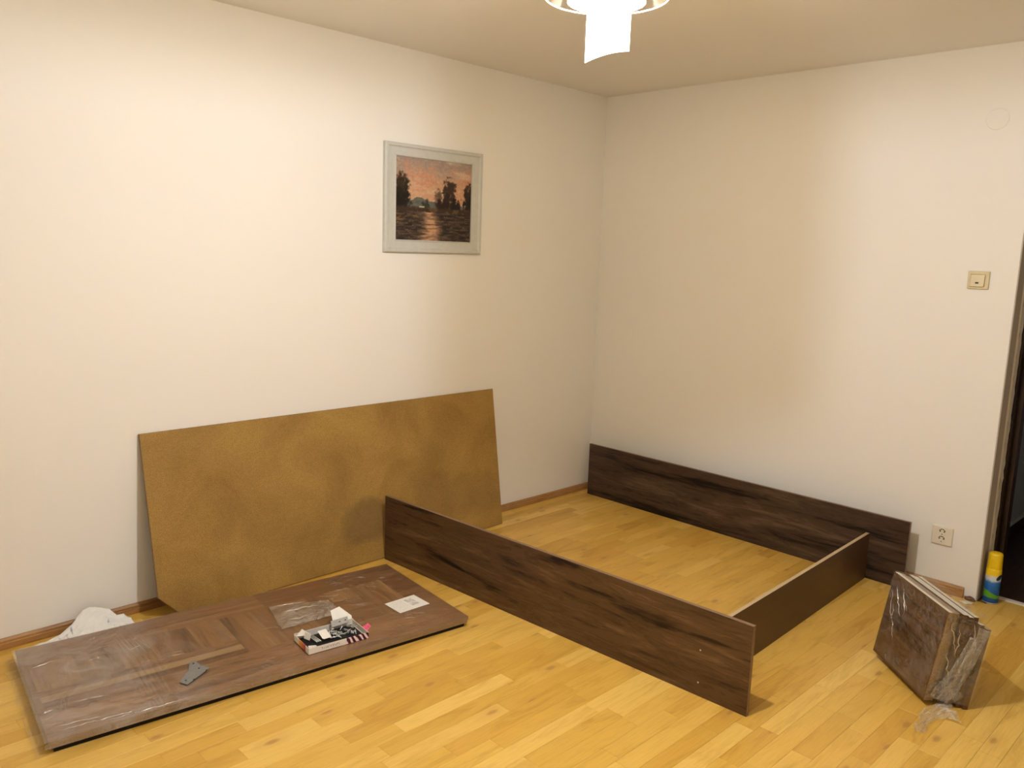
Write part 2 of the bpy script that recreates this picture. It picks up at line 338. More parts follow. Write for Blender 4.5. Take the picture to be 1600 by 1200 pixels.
MB().lathe([(.158+.0018*math.cos(a_), zl+.020+.0018*math.sin(a_)) for a_ in [2*PI*i/8 for i in range(9)]], 56).build('rim', M['white'], dish)
az = math.radians(126); d = Vector((math.cos(az), math.sin(az), 0)); sd = Vector((-d.y, d.x, 0))
def pane(u, v, off):
    s_ = (u-.5)*.118; top = .055; bot = -.088 - .008*(2*u-1)**2 - .030*(u-.5)
    q = d*(.13 + off - .10*s_*s_*8) + sd*s_; return Vector((q.x, q.y, zl + bot + (top-bot)*v))
mb = MB().grid(12, 6, lambda u, v: pane(u, v, 0)).grid(12, 6, lambda u, v: pane(u, v, .004))
for k in range(12): pass
MB.grid(mb, 12, 1, lambda u, v: pane(u, 0, .004*v)); MB.grid(mb, 1, 6, lambda u, v: pane(0, v, .004*u)); MB.grid(mb, 1, 6, lambda u, v: pane(1, v, .004*u))
mb.build('glass_pane', glass_mat('frosted_pane_glass', .76, .5, (1, .92, .79)), lamp)  # warm tint added to yellow the light the pane lets into the corner
MB().tube([d*.132 + Vector((0, 0, zl+.045)), d*.132 + Vector((0, 0, zl+.075))], .005).build('pane_clip', M['whitemetal'], lamp)
te = NT('lit_bulb'); te.p(Base_Color=(1, 1, 1, 1), Emission_Color=(1, .95, .9, 1), Emission_Strength=25.0)
MB().lathe([(.0005, zl+.02), (.014, zl+.023), (.022, zl+.033), (.024, zl+.046), (.018, zl+.062), (.0005, zl+.064)], 20).build('bulb', te.mat, lamp)
ld = bpy.data.lights.new('bulb_light', 'POINT'); ld.energy = LAMP_POWER; ld.color = LAMP_COL; ld.shadow_soft_size = .012
lo = bpy.data.objects.new('bulb_light', ld); col.objects.link(lo); lo.parent = lamp; lo.location = (0, 0, zl)

# ---------------------------------------------------------------- bed frame on the floor
RH = .335
bed = empty('bed_frame', Matrix.Translation((1.1, -1.0, 0)))
tag(bed, 'unfinished dark oak bed frame of two long boards and a cross board', 'bed frame')
def rail(p0, p1, h, mat, th=.018, side=1, name='side_rail', topmat=None):
    a = Vector(p0); b = Vector(p1); L = (b-a).length; ang = math.atan2(b.y-a.y, b.x-a.x)
    mb = MB().box((0, 0, 0), (L, th*side, h)) if side > 0 else MB().box((0, th*side, 0), (L, 0, h))
    mb.m[1] = 1; mb.m[3] = 1; mb.m[5] = 1
    o = mb.build(name, [mat, topmat or M['edge']], bed, .0007, TR(a.x-1.1, a.y+1.0, 0, ang), 1)
    return o
M['edge'] = plain('brown_edge_band', (.20, .115, .06), .45, var=.15, scale=120)
M['edge_light'] = plain('pale_edge', (.52, .38, .22), .6, var=.12, scale=200)  # top and ends of the cross rail, paler than its faces
r1 = rail((.182, -1.827), (2.180, -1.744), RH, M['rail'])
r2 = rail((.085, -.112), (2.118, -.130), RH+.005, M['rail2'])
r3 = rail((1.988, -1.730), (1.932, -.128), .236, M['cross'], name='cross_rail', topmat=M['edge_light'])
for z in (.177, .052):
    MB().lathe([(.0003, -.0005), (.0022, -.0008), (.0032, -.0004), (.0034, .001)], 12, M=Matrix.Rotation(PI/2, 4, 'X') @ Matrix.Scale(-1, 4, (0, 0, 1))).build('screw', M['steel'], r1, M=Matrix.Translation((1.806, -.0006, z)))

# ---------------------------------------------------------------- fibreboard leaning on the left wall
lean = math.asin(.155/.787); Lp, Hp, tp = 2.005, .787, .016
ex = Vector((0, 1, 0)); ey = Vector((-math.sin(lean), 0, math.cos(lean))); ez = ex.cross(ey)
PM = Matrix((( ex.x, ey.x, ez.x, .172), (ex.y, ey.y, ez.y, -2.955), (ex.z, ey.z, ez.z, 0.0), (0, 0, 0, 1)))
pb = MB().prism([(.095, 0), (1.975, 0), (2.012, Hp), (0, Hp), (0, .10)], -tp, 0)
pb.m[1] = 1; pb.m = [1]*len(pb.m); pb.m[0] = 0; pb.m[1] = 0
# keep the rear bottom edge just above the floor
PM.translation.z = tp*math.sin(lean) + .0005
o = pb.build('fibreboard_panel', [M['hardboard'], M['rawdark']], None, .0008, PM, 1)
tag(o, 'large brown fibreboard panel with a clipped corner leaning on the left wall', 'panel')

# ---------------------------------------------------------------- flat pack on the floor
FA = math.radians(83.2); FM = TR(.842, -3.565, 0, FA); FL_, FW = 1.565, .70
pack = empty('flat_pack', FM); tag(pack, 'film-wrapped flat pack of grey-brown boards lying on the floor', 'flat pack')
MB().box((.014, .011, 0), (FL_-.014, FW-.014, .0165)).build('gap_shade_board', M['black'], pack)  # coloured black to paint the shade in the gap under the boards
bm_ = MB().box((.002, .003, .0165), (FL_-.003, FW-.002, .0305)); bm_.m = [1]*6; bm_.build('board', [M['pack_len2'], M['rawdark']], pack, .0012)
tb = MB(); z0, z1 = .0308, .045
rects = [  # x0,x1,y0,y1,material : printed parquet pattern on the top board
 (0, FL_, 0, .21, 0), (.02, .70, .21, .25, 1), (0, .02, .21, .55, 3), (.02, .70, .25, .29, 4), (.02, .70, .29, .33, 1),
 (.02, .16, .33, .55, 2), (.16, .30, .33, .55, 3), (.30, .43, .33, .55, 2), (.43, .57, .33, .55, 3), (.57, .70, .33, .55, 2),
 (.70, .755, .21, .55, 3), (.755, .83, .21, .55, 2), (.83, .92, .21, .55, 3), (.92, 1.02, .21, .55, 2),
 (1.02, 1.28, .21, .33, 1), (1.02, 1.28, .33, .44, 0), (1.02, 1.16, .44, .55, 3), (1.16, 1.28, .44, .55, 2), (1.28, 1.36, .21, .55, 3), (1.36, 1.44, .21, .55, 2),
 (1.44, FL_, .21, .38, 0), (1.44, FL_, .38, .55, 1), (0, .9, .55, FW, 0), (.9, FL_, .55, FW, 1)]
for x0, x1, y0, y1, m in rects: tb.add([(x0, y0, z1), (x1, y0, z1), (x1, y1, z1), (x0, y1, z1)], [(0, 1, 2, 3)], m)
tb.add([(0,0,z0),(FL_,0,z0),(FL_,FW,z0),(0,FW,z0),(0,0,z1),(FL_,0,z1),(FL_,FW,z1),(0,FW,z1)], [(0,3,2,1),(0,1,5,4),(1,2,6,5),(2,3,7,6),(3,0,4,7)], 5)
tb.build('board', [M['pack_len'], M['pack_len2'], M['pack_cross'], M['pack_cross2'], M['pack_tan'], M['rawdark']], pack)
# stretch film: tight over the left part with gathered bands, drooping over the end
def filmtop(u, v):
    x = -.012 + u*(FL_+.018); y = -.006 + v*(FW+.012)
    band = math.exp(-((x-.36-.05*(y-.4))/.05)**2)
    z = .0470 + .0012*noise.noise(Vector((x*14, y*14, 2))) + .0042*band*max(0, noise.noise(Vector((x*130, y*5, 5)))+.25) + .003*max(0, noise.noise(Vector((x*11+y*7, y*16, 3)))-.25)*(1 if x < .5 else .4)
    if x < .02: z -= (.02-x)*.25
    if x > FL_-.03: z -= (x-FL_+.03)*.05
    return Vector((x, y, max(z, .0458)))
mb = MB().grid(420, 60, filmtop)
def filmend(u, v):
    y = -.006 + u*(FW+.012); x = -.012 - .024*v - .012*v*noise.noise(Vector((y*14, v*3, 1)))
    return Vector((x, y, (.0388+.0012*noise.noise(Vector((-.012*18, y*18, 2))))*(1-v) + .003))
mb.grid(50, 8, filmend, 1)
mb.grid(120, 5, lambda u, v: Vector((-.012+u*(FL_+.018), -.006-.004*v-.002*noise.noise(Vector((u*50, v*2, 7))), .0468*(1-v)+.026*v + (0 if u > .02 else -.006*(1-v)*(1-u/.02)))))
mb.build('stretch_film', [M['filmflat'], M['film']], pack)
folds('film_glint_fold', pack, [((.02, .045, .0465), (.30, .030, .0465)), ((.03, .075, .0465), (.17, .055, .0465)), ((.10, .20, .0465), (.20, .185, .0465)), ((.16, .020, .0465), (.44, .012, .0465)), ((.03, .52, .0465), (.10, .535, .0465)), ((.34, .47, .0465), (.40, .49, .0465))], .0032, 'xy', 2.0)
folds('film_glint_fold', pack, [((.315+.014*k, .66-.02*k, .0465), (.335+.014*k, .35+.05*(k % 3), .0465)) for k in range(7)], .0016, 'xy', 5.0, .003)
# printed paper label
tl = NT('printed_label'); v = tl.coord(); sp_ = tl.n('ShaderNodeSeparateXYZ', {0: v})
lines = tl.math('GREATER_THAN', tl.math('SINE', tl.math('MULTIPLY', sp_.outputs[1], 900.0)), .25)
txt = tl.math('MULTIPLY', tl.math('MULTIPLY', lines, tl.math('GREATER_THAN', tl.noise(tl.coord((300, 80, 1)), 1.0, 2), .5)), tl.math('LESS_THAN', sp_.outputs[0], .075))
pic = tl.math('MULTIPLY', tl.math('MULTIPLY', tl.math('GREATER_THAN', sp_.outputs[0], .085), tl.math('LESS_THAN', sp_.outputs[0], .125)), tl.math('MULTIPLY', tl.math('GREATER_THAN', sp_.outputs[1], .03), tl.math('LESS_THAN', sp_.outputs[1], .10)))
c_ = tl.mix(tl.math('MULTIPLY', txt, .35), (.82, .80, .76), (.2, .2, .2)); c_ = tl.mix(tl.math('MULTIPLY', pic, tl.mrange(tl.noise(v, 60, 2), .35, .6, .1, .6)), c_, (.3, .29, .28))
tl.p(Base_Color=c_, Roughness=.7)
MB().box((0, 0, 0), (.155, .118, .0006)).build('label_sticker', tl.mat, pack, M=FM.inverted() @ TR(.822, -2.213, .0475, math.radians(88)))

# ---------------------------------------------------------------- things lying on the flat pack
ZT = .0482
def ct(name, poly, th): pass
pl = [(.666, -3.049), (.671, -3.029), (.712, -3.029), (.752, -3.013), (.804, -3.118), (.770, -3.131), (.712, -3.073)]
cx, cy = .73, -3.07
plate = MB().prism([(x-cx, y-cy) for x, y in pl][::-1], 0, .0025)
o = plate.build('steel_plate', M['plate'], None, .0005, Matrix.Translation((cx, cy, ZT+.004)) @ Matrix.Rotation(math.radians(3.0), 4, 'X'))
tag(o, 'flat grey steel connector plate lying on the wrapped flat pack', 'bracket')
for hx, hy in ((.05, -.045), (.065, -.02), (.0, .03), (.035, .045), (-.05, .03)):
    MB().lathe([(.0003, .0001), (.0035, .0001), (.0035, .0004)], 10).build('screw_hole', M['holes'], o, M=Matrix.Translation((hx*.9, hy*.9, .0026)))
# clear bag
def bagf(sgn):
    def f(u, v):
        a = Vector((.419, -2.60)); b = Vector((.640, -2.665)); c = Vector((.665, -2.40)); e = Vector((.52, -2.37))
        q = (a*(1-v)+b*v)*(1-u) + (e*(1-v)+c*v)*u
        edge = min(u, 1-u, v, 1-v); puff = min(1, edge*5)
        n_ = noise.noise(Vector((q.x*16, q.y*16, 3*sgn)))*.5 + noise.noise(Vector((q.x*40, q.y*40, 9)))*.35
        wob = Vector((noise.noise(Vector((u*5, v*5, 1))), noise.noise(Vector((u*5, v*5, 8)))))*.012
        z = ZT + .003 + (puff*(.013 + .024*n_) if sgn > 0 else puff*.002*(1+n_))
        return Vector((q.x+wob.x, q.y+wob.y, max(ZT+.0015, z)))
    return f
o = MB().grid(60, 44, bagf(1)).grid(30, 22, bagf(-1)).build('plastic_bag', M['bag'])
tag(o, 'crumpled empty clear plastic bag on the flat pack behind the hardware tray', 'bag')

folds('film_glint_fold', o, [((.46, -2.60, ZT+.018), (.50, -2.47, ZT+.020)), ((.53, -2.60, ZT+.018), (.555, -2.50, ZT+.021)), ((.54, -2.53, ZT+.020), (.575, -2.44, ZT+.018)), ((.60, -2.62, ZT+.012), (.62, -2.52, ZT+.016))], .0035, 'xy', 7.0, .010)
# cardboard tray with hardware
TA = math.radians(82.4); TM = TR(.887, -2.690, ZT, TA); TL, TW, TH, ct_ = .25, .14, .024, .002
tray = empty('hardware_tray', TM); tag(tray, 'open white cardboard tray with pink print holding furniture fittings', 'tray')
tp_ = NT('printed_cardboard'); s_ = tp_.n('ShaderNodeSeparateXYZ', {0: tp_.coord()})
stripe = tp_.n('ShaderNodeTexWave', {'Vector': tp_.coord((1, 1, 1), rot=(0, .6, 0)), 'Scale': 16.0, 'Distortion': 5.0, 'Detail': 2.0}).outputs[0]
sc_ = tp_.ramp(stripe, [(.30, (.03, .006, .016)), (.42, (.06, .01, .03)), (.5, (.62, .10, .22)), (.66, (.78, .22, .32)), (.74, (.85, .78, .72))])
m_ = tp_.math('GREATER_THAN', s_.outputs[0], .155)
ink = tp_.math('MULTIPLY', tp_.math('MULTIPLY', tp_.math('GREATER_THAN', s_.outputs[0], .05), tp_.math('LESS_THAN', s_.outputs[0], .125)), tp_.math('MULTIPLY', tp_.math('LESS_THAN', tp_.math('ABSOLUTE', tp_.math('SUBTRACT', s_.outputs[2], .012)), .004), tp_.math('GREATER_THAN', tp_.noise(tp_.coord((260, 1, 160)), 1.0, 2), .52)))
cw = tp_.mix(tp_.math('MULTIPLY', ink, .7), (.80, .74, .68), (.12, .07, .07))
orange = tp_.math('MULTIPLY', tp_.math('LESS_THAN', s_.outputs[0], .0025), tp_.math('MULTIPLY', tp_.math('LESS_THAN', s_.outputs[1], .095), tp_.math('GREATER_THAN', s_.outputs[1], .03)))
cw = tp_.mix(orange, tp_.mix(m_, cw, sc_), tp_.mix(tp_.mrange(s_.outputs[1], .03, .09), (.45, .03, .12), (.85, .42, .06)))
tp_.p(Base_Color=cw, Roughness=.5); M['print'] = tp_.mat
M['card'] = plain('white_cardboard', (.76, .71, .65), .75, var=.04)
MB().box((ct_, ct_, 0), (TL-ct_, TW-ct_, ct_)).build('base', M['card'], tray)
MB().box((0, 0, 0), (TL, ct_, TH)).build('tray_wall', M['print'], tray)
MB().box((0, TW-ct_, 0), (TL, TW, TH+.004)).build('tray_wall', M['card'], tray)
MB().box((0, ct_, 0), (ct_, TW-ct_, TH)).build('tray_wall', M['print'], tray)
MB().box((TL-ct_, ct_, 0), (TL, TW-ct_, TH)).build('tray_wall', M['card'], tray)
M['pink'] = plain('pink_print', (.72, .11, .22), .5, var=.3, scale=60)
MB().add([(TL, .012, TH), (TL+.020, .020, TH+.012), (TL+.022, .048, TH+.014), (TL, .056, TH)], [(0, 1, 2, 3)]).build('torn_flap', M['pink'], tray)
MB().add([(0, TW-.020, TH), (.03, TW-.006, TH+.018), (.024, TW-.002, TH+.004), (.06, TW-.03, TH-.006)], [(0, 1, 2), (0, 3, 1)]).build('torn_flap', M['card'], tray)
MB().add([(ct_, ct_, TH), (.036, ct_+.001, TH), (.036, .022, TH-.004), (.01, .03, TH-.003)], [(0, 1, 2, 3)]).build('torn_flap', M['card'], tray)
def put(name, mb, mats, loc, rot, label, cat, bevel=0, group=None):
    Mx = TM @ Matrix.Translation(loc) @ Matrix.Rotation(rot[2], 4, 'Z') @ Matrix.Rotation(rot[1], 4, 'Y') @ Matrix.Rotation(rot[0], 4, 'X')
    o = mb.build(name, mats, None, bevel, Mx, 1); return tag(o, label, cat, group)
def holes(o, pts, z, r=.0028):
    for x, y in pts: MB().lathe([(.0003, z), (r, z), (r, z+.0003)], 10).build('screw_hole', M['holes'], o)
o = put('black_sachet', MB().grid(24, 14, lambda u, v: Vector((u*.232, v*.126, .004 + .010*min(1, min(u, 1-u, v, 1-v)*7)*(.6+.8*abs(noise.noise(Vector((u*7, v*5, 2)))))))), M['black'], (.009, .007, ct_), (0, 0, 0), 'black plastic sachet lining the bottom of the hardware tray', 'bag')
o = put('hinge_plate', MB().box((0, 0, 0), (.036, .050, .0014)).box((.032, 0, -.006), (.036, .050, 0)), M['white'], (.078, .045, .0215), (.30, 0, .05), 'white hinge plate with two holes standing in the middle of the tray', 'hinge plate', .0004); holes(o, ((.008, .010), (.021, .010)), .0015)
o = put('hinge_leaf', MB().box((0, 0, 0), (.004, .030, .026)), M['white'], (.034, .075, .017), (0, .25, .35), 'narrow white plate standing at the left end of the tray', 'hinge plate', .0004)
o = put('steel_bracket', MB().box((0, 0, 0), (.076, .0016, .026)).box((0, 0, 0), (.076, .014, .0016)), M['steel'], (.148, .118, .022), (-.35, .0, .08), 'silver angle bracket resting on the rear rim of the tray', 'bracket', .0004)
for x in (.038, .064): MB().lathe([(.0003, 0), (.0028, 0), (.0028, .0003)], 10).build('screw_hole', M['holes'], o, M=Matrix.Translation((x, -.0002, .014)) @ Matrix.Rotation(PI/2, 4, 'X'))
for k in range(3):
    put('steel_rod', MB().tube([(0, 0, 0), (0, .055, .004)], .0022), M['steel'], (.052+k*.0075, .040, .0205), (0, 0, .18), ['leftmost', 'middle', 'rightmost'][k] + ' of three thin steel rods beside the white hinge plate', 'rod', 0, 'steel rods in the tray')
sm = MB().lathe([(.0003, 0), (.0042, 0), (.0042, .0018), (.0018, .003), (.0016, .020), (.0003, .024)], 8).mesh('screw', M['steel'])
for k in range(34):
    o = bpy.data.objects.new('screw', sm); col.objects.link(o)
    x = random.uniform(.118, .168) if k < 20 else random.uniform(.182, .222); y = random.uniform(.035, .108)
    o.matrix_world = TM @ Matrix.Translation((x, y, .0185 + random.uniform(0, .008))) @ Matrix.Rotation(random.uniform(0, 6.28), 4, 'Z') @ Matrix.Rotation(PI/2+random.uniform(-.3, .3), 4, 'X')
    tag(o, 'small silver screw in the loose heap of screws in the cardboard tray', 'screw', 'loose screws in the cardboard tray')
o = put('folded_leaflet', MB().add([(0, 0, 0), (.080, -.004, .002), (.092, .022, .018), (.055, .062, .050), (.012, .058, .046), (0, 0, .001), (.080, -.004, .003), (.092, .022, .019), (.055, .062, .051), (.012, .058, .047)], [(4, 3, 2, 1, 0), (5, 6, 7, 8, 9), (0, 1, 6, 5), (1, 2, 7, 6), (2, 3, 8, 7), (3, 4, 9, 8), (4, 0, 5, 9)]), M['paper'], (.172, .146, .001), (.15, 0, .1), 'white folded leaflet sticking up behind the right end of the tray', 'leaflet')

# crumpled sheet between the flat pack and the left wall
tq = NT('printed_sheet'); v = tq.coord(); c1 = tq.noise(tq.coord((18, 60, 10), rot=(0, 0, .5)), 1.0, 3)
tq.p(Base_Color=tq.ramp(c1, [(.28, (.35, .35, .38)), (.36, (.80, .80, .80)), (.6, (.84, .83, .82))]), Roughness=.8)
def sheet(u, v):
    y = -3.40 + u*.355; pk = math.exp(-((u-.62)/.26)**2)
    x = .150 - v*(.128*(.70+.30*pk)) + .010*noise.noise(Vector((u*5, v*4, 2))); z = .004 + .012*(1-v) + v*v*(.082*pk) + .030*abs(noise.noise(Vector((u*7, v*5, 6))))*(.3+.7*v)
    return Vector((max(.019, x) + .02*u, y, z))
o = MB().grid(15, 9, sheet, 0, False).build('paper_sheet', tq.mat); so = o.modifiers.new('solid', 'SOLIDIFY'); so.thickness = .0006
tag(o, 'crumpled white printed sheet lying between the flat pack and the skirting', 'paper')

# ---------------------------------------------------------------- wrapped stack of small boards
ang, th, PW, PH, PD = -.7277, .1624, .3746, .3399, .1561
u_ = Vector((math.cos(ang), math.sin(ang), 0)); n_ = Vector((-math.sin(ang), math.cos(ang), 0)); zz = Vector((0, 0, 1))
e_ = zz*math.cos(th) + n_*math.sin(th); d_ = n_*math.cos(th) - zz*math.sin(th)
A_ = Vector((2.2952, -.9448, PD*math.sin(th)))
SM = Matrix(((u_.x, d_.x, e_.x, A_.x), (u_.y, d_.y, e_.y, A_.y), (u_.z, d_.z, e_.z, A_.z), (0, 0, 0, 1)))
sp = empty('wrapped_board_stack', SM); tag(sp, 'film-wrapped stack of small brown boards tilted on edge near the doorway', 'board stack')
M['wood_edge'] = plain('ochre_chipboard_edge', (.24, .145, .052), .7, var=.3, scale=150)
M['pale'] = plain('pale_edge_band_sheen', (.74, .68, .57), .5, var=.05); M['taupe'] = plain('taupe_edge_band', (.34, .24, .15), .5, var=.1)  # pale edge bands also carry the film's bright reflection in their colour
bt = .0185; specs = [(0, PW, PH, 0), (0, PW-.004, PH-.002, 1), (.012, PW-.020, PH-.006, 0), (0, PW-.003, PH-.001, 0), (.004, PW+.004, PH-.004, 1), (0, PW, PH-.002, 0), (.006, PW+.012, PH-.022, 1), (.004, PW+.024, PH-.030, 0)]
for k, (xa, xb, h, mi) in enumerate(specs):
    y0 = k*.0195; mb = MB().box((xa, y0, 0), (xb, y0+bt, h)); mb.m = [1, 2, 0, 1, 0, 1]
    mb.build('board', [M['small'], M['wood_edge'] if k < 3 else M['small'], M['pale'] if k in (0, 3, 4, 5, 6) else M['taupe']], sp, .0008, seg=1)
# film over the block
def shell(fn, nu, nv, seed):
    def g(u, v):
        q, nrm = fn(u, v); return q + nrm*(.0030 + .0022*noise.noise(q*28 + Vector((seed, 0, 0))))
    return g
X0, X1, Y0, Y1, Z1 = -.001, PW+.022, -.001, PD+.001, PH+.001
mb = MB()
mb.grid(44, 44, shell(lambda u, v: (Vector((X0+u*(PW+.002-X0), Y0, .012+v*(Z1-.012))), Vector((0, -1, 0))), 0, 0, 1))
mb.grid(44, 24, shell(lambda u, v: (Vector((X0+u*(PW+.002-X0), Y0+v*(Y1-Y0), Z1)), Vector((0, 0, 1))), 0, 0, 2))
mb.grid(24, 44, shell(lambda u, v: (Vector((PW+.002+.024*u, Y0+u*(Y1-Y0), .015+v*(Z1-.015-.03*u*u))), Vector((1, 0, 0))), 0, 0, 3))
mb.build('stretch_film', M['film'], sp)
folds('film_glint_fold', sp, [((.045, -.004, .30), (.115, -.004, .20)), ((.075, -.004, .32), (.150, -.004, .235)), ((.050, -.004, .23), (.110, -.004, .10)), ((.105, -.004, .29), (.135, -.004, .21)), ((.02, -.004, .27), (.06, -.004, .16))], .0036, 'xz', 1.0, .012)
folds('film_glint_fold', sp, [((PW+.006, .018, .31), (PW+.012, .055, .20)), ((PW+.008, .03, .20), (PW+.014, .06, .09)), ((PW+.018, .09, .32), (PW+.022, .115, .24)), ((PW+.010, .05, .29), (PW+.012, .06, .18)), ((PW+.014, .07, .14), (PW+.012, .05, .04))], .0038, 'yz', 3.0, .012)
# gathered rope of film down the right side and a loose tail on the floor
SI = SM.inverted(); mb = MB()
def ruffle(pts, wid, seed, nu=60, nv=10, amp=.014):
    pts = [Vector(q) for q in pts]
    def f(u, v):
        t_ = u*(len(pts)-1); i = min(int(t_), len(pts)-2); q = pts[i].lerp(pts[i+1], t_-i); tan = (pts[i+1]-pts[i]).normalized()
        s1 = tan.orthogonal().normalized(); s2 = tan.cross(s1); k = (v-.5)*2*wid
        q = q + s1*(k + amp*noise.noise(Vector((u*22, v*6, seed)))) + s2*(amp*1.3*noise.noise(Vector((u*26, v*9, seed+5))))
        return q
    return MB.grid(mb, nu, nv, f)
def strands(pts, wid, seed, nu=120, nv=28, amp=.008):
    pts = [Vector(q) for q in pts]
    def f(u, v):
        t_ = u*(len(pts)-1); i = min(int(t_), len(pts)-2); q = pts[i].lerp(pts[i+1], t_-i); tan = (pts[-1]-pts[0]).normalized()
        s1 = Vector((0, 1, 0)); s1 = (s1 - tan*s1.dot(tan)).normalized(); s2 = tan.cross(s1); s2 = s2 if s2.x > 0 else -s2
        k = (v-.5)*2*wid*(1+.35*noise.noise(Vector((u*4, 0, seed)))) + .010*noise.noise(Vector((u*3, v, seed+2)))
        return q + s1*k + s2*(amp*abs(noise.noise(Vector((u*5+v*2, v*11, seed+5)))) + .5*amp*noise.noise(Vector((u*30, v*14, seed+9))))
    return MB.grid(mb, nu, nv, f)
strands([(PW+.030, .125, PH-.03), (PW+.030, .112, .22), (PW+.022, .090, .10), (PW+.012, .058, .012)], .024, 1.0)
strands([(PW+.026, .100, .27), (PW+.018, .070, .14), (PW+.008, .030, .020)], .016, 3.0, 90, 18)
strands([(PW+.016, .040, .10), (PW+.012, .080, .045), (PW+.012, .120, .030)], .022, 6.0, 70, 18, .012)
mb.build('film_gather', M['film2'], sp)
mb = MB()
def tail(u, v):
    P0 = Vector((2.675, -1.165)); P1 = Vector((2.585, -1.225)); P2 = Vector((2.632, -1.385))
    q = P0*(1-u)**2 + P1*2*u*(1-u) + P2*u*u; tn = ((P1-P0)*(1-u) + (P2-P1)*u).normalized(); s1 = Vector((-tn.y, tn.x))
    q = q + s1*((v-.5)*(.10*(1-u)**1.5+.028)) + s1*.012*noise.noise(Vector((u*6, v*3, 4)))
    z = .003 + .030*(1-u)*abs(noise.noise(Vector((u*4, v*6, 2)))) + .022*abs(noise.noise(Vector((u*5, v*9, 8)))) + .006*abs(noise.noise(Vector((u*25, v*16, 3))))
    return SI @ Vector((q.x, q.y, z))
mb.grid(110, 36, tail); mb.build('film_tail', film('loose_film_tail', .03, .22, scale=55, gloss=.14), sp)
print('pack rear z', [round((SM @ Vector(q)).z, 3) for q in ((0, PD, 0), (0, 0, 0))])

# ---------------------------------------------------------------- spray can in the doorway
can = empty('spray_can', Matrix.Translation((2.456, .043, .0))); tag(can, 'yellow and blue spray can standing in the doorway', 'spray can')
tcn = NT('printed_can'); s3 = tcn.n('ShaderNodeSeparateXYZ', {0: tcn.coord()}); zc = s3.outputs[2]; xr = tcn.math('ADD', s3.outputs[0], tcn.math('MULTIPLY', s3.outputs[1], .6))
wz = tcn.math('ADD', zc, tcn.math('MULTIPLY', tcn.math('SUBTRACT', tcn.noise(tcn.coord(), 45, 3), .5), .03))
cc = tcn.ramp(tcn.math('MULTIPLY', wz, 4.0), [(.0, (.004, .06, .22)), (.34, (.008, .12, .42)), (.42, (.03, .17, .48)), (.47, (.55, .60, .68)), (.52, (.62, .64, .62)), (.57, (.85, .58, .01))])
gz = tcn.math('LESS_THAN', tcn.math('ABSOLUTE', tcn.math('SUBTRACT', zc, tcn.math('ADD', .040, tcn.math('MULTIPLY', xr, -.25)))), tcn.math('ADD', .011, tcn.math('MULTIPLY', xr, -.18)))
cc = tcn.mix(gz, cc, (.10, .36, .02))
lg = tcn.math('LESS_THAN', tcn.math('ADD', tcn.math('POWER', tcn.math('DIVIDE', tcn.math('SUBTRACT', xr, .020), .016), 2.0), tcn.math('POWER', tcn.math('DIVIDE', tcn.math('SUBTRACT', tcn.math('ADD', zc, tcn.math('MULTIPLY', xr, -.5)), .122), .012), 2.0)), 1.0)
cc = tcn.mix(lg, cc, (.01, .03, .05)); tcn.p(Base_Color=cc, Roughness=.3, Metallic=.0)
MB().lathe([(.0005, 0), (.030, 0), (.0325, .003), (.033, .006), (.033, .165), (.031, .172), (.0005, .173)], 32).build('can_body', tcn.mat, can)
MB().lathe([(.0330, .006), (.0338, .004), (.0330, .002), (.031, .0015)], 32).build('rim', M['steel'], can)
M['yellow'] = plain('yellow_plastic_cap', (.82, .55, .008), .35, var=.03)
MB().lathe([(.0315, .166), (.0318, .172), (.0305, .200), (.030, .236), (.027, .244), (.018, .247), (.0005, .248)], 32).build('cap', M['yellow'], can)

# loose bits by the end of the skirting
def chunk(name, sx, sy, sz, mat, loc, rz, label, cat, seed):
    bm = bmesh.new(); bmesh.ops.create_icosphere(bm, subdivisions=2, radius=1)
    for v_ in bm.verts:
        k = 1 + .5*noise.noise(v_.co*1.7 + Vector((seed, 0, 0))); v_.co = Vector((v_.co.x*sx*k, v_.co.y*sy*k, max(-.55, v_.co.z)*sz*k))
    zmin = min(v_.co.z for v_ in bm.verts)
    for v_ in bm.verts: v_.co.z -= zmin
    me = bpy.data.meshes.new(name); bm.to_mesh(me); bm.free(); me.materials.append(mat)
    o = bpy.data.objects.new(name, me); col.objects.link(o); o.location = loc; o.rotation_euler.z = rz; return tag(o, label, cat)
chunk('plaster_chunk', .024, .012, .012, plain('reddish_rubble', (.17, .085, .06), .9, var=.3), (2.383, -.018, 0), .1, 'small reddish brown rubble lump on the floor beside the spray can', 'rubble', 1.0)
chunk('plaster_crumb', .028, .018, .005, M['plaster'], (2.385, -.065, 0), .4, 'flat pale plaster crumb on the floor at the door jamb', 'rubble', 4.0)

# ---------------------------------------------------------------- fittings on the rear wall
def wallthing(name, x, z): return empty(name, Matrix(((1, 0, 0, x), (0, 0, -1, 0), (0, 1, 0, z), (0, 0, 0, 1))))   # local x right, y up, z out of the wall
sw = wallthing('light_switch', 2.249, 1.512); tag(sw, 'beige light switch with a dark indicator on the rear wall by the doorway', 'light switch')
MB().box((-.045, -.041, 0), (.045, .041, .010)).build('frame', M['beige'], sw, .003)
MB().box((-.033, -.031, .010), (.029, .027, .0118)).build('surround', plain('dark_beige_gap', (.35, .28, .13), .5), sw, .001)
MB().add([(-.031, -.030, .010), (.027, -.030, .010), (.027, .025, .010), (-.031, .025, .010), (-.031, -.030, .019), (.027, -.030, .019), (.027, .025, .0135), (-.031, .025, .0135)], [(0,3,2,1),(4,5,6,7),(0,1,5,4),(1,2,6,5),(2,3,7,6),(3,0,4,7)]).build('rocker', M['beige'], sw, .0015)
MB().box((-.009, -.016, .0165), (.005, -.009, .0180)).build('indicator', M['holes'], sw)
